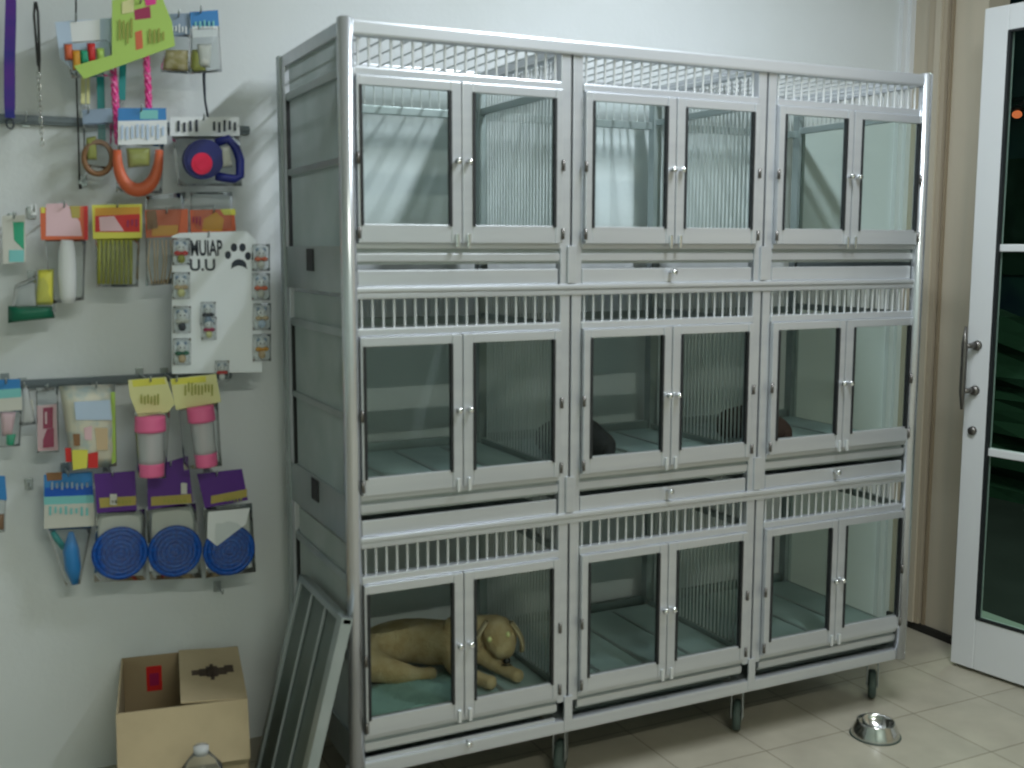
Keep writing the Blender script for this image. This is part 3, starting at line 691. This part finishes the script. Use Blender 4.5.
MB().px(ell(204, 159, 20, 20), .515, .032, 'navy').px(ell(204, 159, 17, 17), .509, .006, 'navy').build('casing', t)
MB().px(ell(202, 163.5, 10.5, 11), .504, .005, 'hotred').px(ell(202, 163.5, 7, 7), .501, .003, 'hotred').build('red_disc', t)['label'] = 'bright red disc'
MB().tube([at(u, v, .530) for u, v in ((216, 143), (228, 139), (236, 148), (240, 160), (240, 176), (234, 179), (226, 178), (216, 176))], .0115, 'navy', 10).build('handle', t)
MB().pillow([(221, 147), (230, 146), (233, 166), (222, 168)], .518, .014, 'offwhite').build('grip_label', t)
t = thing('dog_leash', tuple(at(205, 70, .57)), 'short thick black leash hanging above the blue retractable leash', 'leash')
MB().tube([at(u, v, .575) for u, v in ((204, 62), (204, 80), (205, 100), (208, 118))], [.0045, .004, .003, .003], 'ink', 8).build('strap', t)
MB().ball(at(204, 62, .575), .006, 'zinc', 8).build('clip', t)

# row three
pack('bandage_packet', [(2, 216), (25, 215), (26, 262), (3, 264)], 'offwhite', None, .560, 'small pale packet with a green block at far left', 'packet', (14, 217),
     stripe=[([(13, 222), (24, 222), (24, 250), (14, 240)], 'green'), ([(9, 250), (24, 250), (24, 262), (9, 262)], 'lightteal')], hooklabel='wire hook of the small pale and green packet')
pack('toy_packet', None, None, [(15, 285), (52, 268), (56, 312), (10, 318)], .550, 'clear packet of a toy with dark green base and yellow top', 'toy packet', (34, 276), depth=.04,
     extra=lambda t, Y: (MB().pillow([(8, 306), (52, 306), (55, 318), (8, 323)], Y, .034, 'darkgreen').build('green_base', t), MB().pillow([(38, 270), (54, 269), (53, 305), (36, 305)], Y-.004, .02, 'yellow').build('yellow_part', t),
                         MB().pillow([(14, 288), (36, 280), (38, 308), (14, 308)], Y, .028, 'frost').build('toy_body', t)))
q = at(34, 210, .53); tag(MB().px([(31, 204), (37, 204), (37, 215), (31, 215)], .528, .003, 'white').build('price_tag'), 'tiny white price tag above the small green packet', 'price tag'); hook(q, .534, 'wire hook holding the tiny white price tag')
pack('bone_packet', [(40, 208), (88, 206), (88, 239), (41, 240)], 'orangered', [(44, 238), (86, 238), (84, 300), (50, 304)], .545,
     'packet with red edged pale header above a long white stick', 'treat packet', (64, 206), depth=.02,
     stripe=[([(46, 204), (66, 203), (80, 222), (82, 236), (46, 236)], 'palepink'), ([(41, 207), (45, 207), (45, 213), (41, 213)], 'yellow'), ([(70, 206), (80, 206), (80, 218), (72, 218)], 'gold'), ([(84, 206), (88, 206), (88, 240), (84, 240)], 'red')],
     extra=lambda t, Y: MB().tube([at(u, v, Y-.004) for u, v in ((67, 240), (67, 252), (67, 275), (68, 296), (68, 303))], [.014, .020, .022, .019, .014], 'white', 12).build('white_stick', t))
pack('stick_packet', [(92, 205), (142, 204), (142, 238), (93, 239)], 'yellow', [(95, 238), (140, 238), (138, 287), (97, 287)], .530,
     'yellow bordered red header over a bundle of olive green sticks', 'treat packet', (117, 206), depth=.02,
     stripe=[([(95, 208), (140, 207), (140, 216), (95, 217)], 'orange'), ([(95, 216), (140, 214), (140, 232), (95, 232)], 'red'), ([(99, 217), (114, 216), (124, 231), (100, 231)], 'palepink')],
     marks=squig(126, 219, 139, 228, 3, 'maroon', 9), extra=lambda t, Y: [MB().tube([at(99+i*4.5, 240, Y), at(99+i*4.5+.3, 262, Y-.002), at(99+i*4.5, 284, Y)], .0048, 'olive', 8).build('treat_stick', t) for i in range(8)])
pack('string_packet', [(145, 210), (188, 209), (188, 236), (146, 238)], 'orangered', [(145, 196), (186, 192), (172, 284), (146, 286)], .548,
     'orange red header with pale cords beneath, between the olive sticks and the white card', 'treat packet', (166, 212), depth=.02,
     stripe=[([(152, 226), (178, 225), (178, 235), (152, 236)], 'orange'), ([(146, 211), (156, 210), (158, 228), (147, 230)], 'brown')],
     extra=lambda t, Y: [MB().tube([at(150+i*4, 240, Y), at(148+i*4.6+(i % 2)*2, 262, Y-.002), at(152+i*3, 284, Y)], .0020, 'tan', 6).build('cord', t) for i in range(6)])
pack('string_packet', [(190, 210), (234, 209), (236, 231), (191, 233)], 'orangered', [(190, 192), (232, 192), (234, 232), (192, 232)], .552,
     'orange and red header showing just above the white display card', 'treat packet', (213, 211), depth=.02,
     stripe=[([(204, 219), (216, 212), (224, 219), (222, 231), (202, 231)], 'orange'), ([(220, 209), (235, 209), (236, 215), (224, 215)], 'yellow')], marks=squig(192, 216, 202, 226, 3, 'maroon', 8))

# white display card with charms
YB_ = .500
bd = thing('display_card', tuple(at(215, 235, YB_)), 'white card with black lettering and a paw print, hung with charms', 'display card')
MB().px([(172, 236), (180, 233), (246, 231), (256, 240), (262, 300), (262, 372), (172, 374)], YB_-.002, .004, 'board').build('card_sheet', bd)
def text(body, u0, v0, u1, v1, Y):
    fc = bpy.data.curves.new('t', 'FONT'); fc.body = body; fc.extrude = .0004; fc.offset = .022
    o = bpy.data.objects.new('t', fc); COL.objects.link(o); dg = bpy.context.evaluated_depsgraph_get(); dg.update()
    me = bpy.data.meshes.new_from_object(o.evaluated_get(dg)); bpy.data.objects.remove(o)
    xs = [v.co.x for v in me.vertices]; ys = [v.co.y for v in me.vertices]
    a, b = at(u0, v1, Y), at(u1, v0, Y); off = Vector(bd.location)
    for v in me.vertices:
        X = a.x+(v.co.x-min(xs))/(max(xs)-min(xs))*(b.x-a.x); Z = a.z+(v.co.y-min(ys))/(max(ys)-min(ys))*(b.z-a.z)
        v.co = Vector((X, Y-v.co.z, Z))-off
    me.materials.clear(); me.materials.append(M['ink']); o = bpy.data.objects.new('lettering', me); COL.objects.link(o); o.parent = bd
text('MUIAP', 191, 240, 222, 256, YB_-.003); text('U.U', 190, 259, 215, 271, YB_-.003)
pw = MB()
for u, v, ru, rv in ((234, 247.5, 3.2, 4.2), (242.5, 247.5, 3.2, 4.2), (228, 255, 3, 4), (248, 256, 3, 4)): pw.px(ell(u, v, ru, rv, 16), YB_-.003, .001, 'ink')
pw.px([(231, 269), (232, 263), (235, 260), (239, 259), (243, 260), (246, 263), (247, 269), (243, 266.5), (239, 265.5), (235, 266.5)], YB_-.003, .001, 'ink')
pw.build('paw_print', bd)
hook(at(208, 236, YB_), YB_, 'wire hook holding the white display card', over=.008)
def charm(u, v, bow, body, label, s=1.0):
    Y = YB_-.016; p = at(u, v, Y)
    t = thing('face_charm', tuple(p), label, 'charm', 'small bagged face charms pinned to the white card')
    MB().ball(p+Vector((0, 0, .006)), (.0125*s, .008, .012*s), 'white', 14).ball(p+Vector((-.009*s, 0, .016*s)), (.005*s, .004, .006*s), 'greyblue', 8).ball(p+Vector((.009*s, 0, .016*s)), (.005*s, .004, .006*s), 'greyblue', 8).build('face', t)
    for sx in (-1, 1): MB().ball(p+Vector((sx*.005*s, -.007, .007)), (.0018*s, .0015, .0026*s), 'ink', 8).build('eye', t)
    MB().ball(p+Vector((-.009*s, -.001, -.008*s)), (.009*s, .006, .006*s), bow, 10).ball(p+Vector((.009*s, -.001, -.008*s)), (.009*s, .006, .006*s), bow, 10).ball(p+Vector((0, -.004, -.008*s)), (.004, .004, .004), bow, 8).build('bow', t)
    MB().ball(p+Vector((0, .001, -.022*s)), (.010*s, .007, .012*s), body, 10).build('body', t)
    w = 9*s; MB().pillow([(u-w, v-12*s), (u+w, v-12*s), (u+w, v+15*s), (u-w, v+15*s)], Y+.004, .030, 'plastic').build('clear_bag', t)
L_ = 'small bagged charm '
charm(181, 250, 'red', 'olive', L_+'at the top left corner of the white card')
charm(181, 284, 'tan', 'paleyellow', L_+'second from top on the left edge of the card')
charm(182, 318, 'offwhite', 'ink', L_+'third from top on the left edge of the card')
charm(182, 350, 'darkgreen', 'tan', L_+'lowest on the left edge of the card')
charm(208, 312, 'ink', 'greyblue', L_+'in the upper middle of the white card', .85)
charm(209, 327, 'maroon', 'paleyellow', L_+'with a maroon bow in the middle of the card', .85)
charm(261, 256, 'orangered', 'offwhite', L_+'with coral bow at the card top right')
charm(261, 285, 'orangered', 'offwhite', L_+'second from top on the right edge of the card')
charm(262, 315, 'tan', 'paleblue', L_+'third from top on the right edge of the card')
charm(262, 346, 'orange', 'tan', L_+'lowest on the right edge of the card')
charm(222, 370, 'red', 'white', L_+'hanging over the bottom edge of the card', .8)

# row four
pack('toy_packet', [(-6, 380), (20, 379), (22, 410), (-6, 412)], 'skyblue', [(-6, 410), (22, 409), (20, 446), (-4, 448)], .545,
     'blue and white headed clear bag cut by the left picture edge', 'toy packet', (6, 382), stripe=[([(-6, 398), (22, 396), (22, 410), (-6, 412)], 'offwhite'), ([(-6, 390), (21, 388), (21, 397), (-6, 399)], 'lightteal')],
     extra=lambda t, Y: (MB().pillow([(0, 412), (16, 412), (12, 436), (2, 436)], Y, .02, 'palepink').build('toy', t), MB().pillow([(6, 434), (16, 434), (14, 446), (6, 446)], Y, .02, 'green').build('toy', t)))
pack('clear_packet', None, None, [(22, 384), (28, 386), (36, 424), (21, 426)], .560, 'narrow shiny clear packet right of the blue headed bag', 'packet', (24, 386), depth=.024, bagmat='frost',
     extra=lambda t, Y: MB().px([(23, 400), (33, 400), (34, 420), (23, 420)], Y, .004, 'offwhite').build('insert_card', t))
pack('ointment_box', [(37, 406), (57, 404), (58, 450), (38, 451)], 'palepink', [(36, 388), (58, 387), (59, 452), (37, 453)], .555, 'slim pink box with maroon lettering in a clear bag', 'box', (47, 388), depth=.02,
     stripe=[([(43, 408), (53, 407), (53, 428), (43, 429)], 'maroon'), ([(47, 429), (54, 428), (54, 447), (43, 448), (43, 440)], 'maroon')], marks=[(45, 412, 47, 424, 'palepink')])
pack('food_bag', None, None, [(59, 386), (115, 384), (117, 466), (72, 470)], .520, 'large pale printed food bag with red and yellow spots', 'food bag', (96, 386), bagmat='cartoon', depth=.045,
     extra=lambda t, Y: (MB().px([(72, 450), (88, 450), (87, 468), (73, 470)], Y-.022, .003, 'yellow').px([(88, 454), (98, 452), (98, 468), (88, 468)], Y-.022, .003, 'red').px([(74, 402), (110, 400), (112, 420), (76, 420)], Y-.024, .003, 'paleblue')
                         .px([(65, 448), (71, 448), (72, 462), (66, 462)], Y-.012, .003, 'red').px([(73, 434), (80, 434), (80, 446), (74, 446)], Y-.023, .003, 'brown').px([(111, 392), (115, 392), (116, 462), (112, 464)], Y-.010, .003, 'lime')
                         .px([(84, 428), (92, 426), (92, 440), (85, 440)], Y-.024, .002, 'palepink').px([(95, 428), (108, 428), (108, 450), (97, 450)], Y-.024, .002, 'tan').build('printed_panel', t)))
def bottle(u0, v0, u1, v1, w, Y):
    def f(t, Y_):
        a, b = at(u0, v0, Y), at(u1, v1, Y); L = b-a
        def seg(s0, s1, r0, r1, m, nm, n=6):
            MB().tube([a+L*(s0+(s1-s0)*k/n) for k in range(n+1)], [r0+(r1-r0)*k/n for k in range(n+1)], m, 18).build(nm, t)
        seg(0, .25, w*.96, w, 'bottlepink', 'pink_cap'); seg(.22, .80, w*.84, w*.80, 'frost', 'bottle_body'); seg(.78, 1, w*.82, w*.78, 'bottlepink', 'pink_base'); seg(.25, .80, w*.30, w*.34, 'palepink', 'inner_tube')
    return f
pack('nursing_bottle_packet', [(128, 380), (166, 377), (175, 404), (168, 412), (138, 417), (130, 396)], 'paleyellow', [(134, 412), (170, 410), (166, 478), (138, 478)], .455,
     'clear pink capped bottle under a yellow header, left one of two', 'bottle packet', (150, 380), depth=.045, marks=squig(140, 394, 160, 406, 6, 'olive', 21), stripe=[([(132, 380), (164, 378), (166, 384), (133, 387)], 'yellow')], extra=bottle(150, 416, 152, 476, .038, .452), group='pink nursing bottles')
pack('nursing_bottle_packet', [(170, 379), (216, 374), (221, 402), (176, 410)], 'paleyellow', [(178, 408), (218, 402), (222, 466), (184, 470)], .455,
     'clear pink capped bottle under a yellow header, right one of two', 'bottle packet', (176, 380), depth=.045, marks=squig(184, 382, 214, 396, 9, 'olive', 22), stripe=[([(171, 379), (206, 376), (206, 382), (172, 385)], 'yellow')], extra=bottle(200, 406, 207, 466, .035, .452), group='pink nursing bottles')
# row five
pack('brush_packet', [(44, 475), (92, 472), (95, 526), (44, 529)], 'skyblue', [(47, 528), (92, 526), (80, 584), (66, 586)], .545, 'clear bag with blue, teal and white header and a blue brush', 'brush packet', (68, 474), depth=.03,
     stripe=[([(46, 473), (62, 472), (62, 480), (47, 481)], 'brown'), ([(45, 488), (93, 486), (93, 500), (45, 502)], 'royal'), ([(44, 497), (94, 495), (94, 506), (44, 508)], 'lightteal'), ([(44, 505), (94, 503), (95, 526), (44, 529)], 'offwhite')], marks=squig(50, 482, 90, 490, 8, 'greyblue', 31)+squig(48, 506, 90, 516, 8, 'lightteal', 32),
     extra=lambda t, Y: (MB().tube([at(71, 532, Y), at(71, 550, Y), at(73, 568, Y), at(75, 584, Y)], [.006, .020, .020, .008], 'skyblue', 12).build('blue_brush', t), MB().tube([at(52, 532, Y+.006), at(64, 548, Y+.006)], .008, 'teal', 8).build('brush_grip', t)))
pack('toy_packet', [(-6, 476), (5, 476), (7, 500), (-6, 500)], 'skyblue', [(-6, 498), (6, 498), (5, 532), (-6, 534)], .550, 'blue headed packet just showing at the left picture edge', 'toy packet', None,
     extra=lambda t, Y: MB().pillow([(-5, 514), (4, 514), (4, 530), (-5, 530)], Y, .012, 'brown').build('toy', t))
hook(at(30, 488, .58), .58, 'bare hook left of the blue brush packet', over=.01)
hook(at(222, 592, .58), .58, 'bare hook under the right blue coil toy')
def coil(cu, cv, r):
    def f(t, Y):
        c = at(cu, cv, Y); mb = MB(); n = 6
        for i in range(n):
            rr = r*(i+.6)/n
            mb.tube([(c.x+rr*math.cos(a), Y+.001-.006*math.cos(i/n*1.2), c.z+rr*math.sin(a)) for a in [2*PI*k/36 for k in range(36)]], r/n*.62, 'bluecoil', 8, closed=True)
        mb.ball((c.x, Y-.004, c.z), (r/n*.7, .006, r/n*.7), 'bluecoil', 10); mb.build('blue_coil', t)
    return f
for hdr, bag, hk, cc, st, mk, lab in (
    ([(94, 474), (135, 471), (137, 510), (97, 513)], [(96, 511), (145, 509), (146, 580), (94, 582)], (112, 474), (120, 553), [(99, 498), (136, 496), (136, 505), (100, 508)], (110, 494, 117, 505), 'blue coil toy under a purple header, left one of three'),
    ([(147, 468), (188, 456), (193, 502), (148, 510)], [(146, 507), (196, 503), (202, 578), (150, 580)], (170, 464), (175, 551), [(151, 497), (191, 494), (192, 503), (151, 506)], (181, 483, 187, 494), 'blue coil toy under a purple header, middle one of three'),
    ([(197, 474), (242, 469), (248, 500), (205, 508)], [(203, 508), (252, 503), (256, 572), (206, 578)], (216, 474), (229, 550), [(211, 496), (247, 489), (247, 497), (211, 504)], None, 'blue coil toy with a white corner slip, right one of three')):
    def ex(t, Y, cc=cc, wh=(mk is None)):
        coil(cc[0], cc[1], .067)(t, Y)
        MB().px([(cc[0]-23, cc[1]-42), (cc[0]+22, cc[1]-45), (cc[0]+22, cc[1]-8), (cc[0]-23, cc[1]-6)], Y+.008, .002, 'offwhite').build('insert_card', t)
        if wh: MB().px([(208, 512), (250, 508), (246, 524), (217, 546), (207, 538)], Y-.012, .002, 'white').build('paper_slip', t)
    pack('coil_toy_packet', hdr, 'purple', bag, .520, lab, 'toy packet', hk, extra=ex, depth=.03,
         stripe=[(st, 'gold')], marks=([(mk[0], mk[1], mk[2], mk[3], 'offwhite')] if mk else [])+squig(st[0][0]+12, st[0][1]+2, st[1][0]-4, st[0][1]+6, 6, 'olive', 40), group='purple headed blue coil toys')

# ------------------------------------------------------------------ lights
def tube_light(x, y, power, length=1.2, rot=0, size=.09, col=(1, .985, .97), label=''):
    ld = bpy.data.lights.new('tube', 'AREA'); ld.shape = 'RECTANGLE'; ld.size = size; ld.size_y = length; ld.energy = power; ld.color = col
    o = bpy.data.objects.new('ceiling_tube_light', ld); COL.objects.link(o); o.location = (x, y, CZ-.085); o.rotation_euler = (0, 0, rot)
    t = thing('ceiling_lamp', (x, y, CZ), label, 'lamp'); c, s_ = (0, length/2) if rot == 0 else (length/2, 0)
    sx, sy = (.05, length/2) if rot == 0 else (length/2, .05)
    MB().box((x-sx, y-sy, CZ-.05), (x+sx, y+sy, CZ), 'whiteframe', .004).build('housing', t)
    o.parent = t; o.location = (0, 0, -.085)
tube_light(1.0, -.90, 47, rot=0, col=(.86, .94, 1.0), label='long white ceiling tube lamp nearest the cages')
tube_light(-.2, -3.3, 50, rot=PI/2, col=(.97, 1, .88), label='long white ceiling tube lamp at the back of the shop')
pl_ = bpy.data.lights.new('added_outdoor_fill', 'AREA'); pl_.energy = 36; pl_.size = .6; pl_.color = (.8, 1, .85)  # unseen fill light added to brighten the doorstep and things outside
po = bpy.data.objects.new('added_outdoor_fill', pl_); COL.objects.link(po); po.location = (3.15, .6, 3.1)
wd = bpy.data.worlds.new('world'); scene.world = wd; wd.use_nodes = True
wd.node_tree.nodes['Background'].inputs[0].default_value = (.02, .035, .04, 1); wd.node_tree.nodes['Background'].inputs[1].default_value = .4
vs = scene.view_settings; vs.view_transform = 'Standard'; vs.look = 'None'; vs.gamma = 1; vs.exposure = 0; vs.use_curve_mapping = False
scene.cycles.max_bounces = 8; scene.cycles.transparent_max_bounces = 24
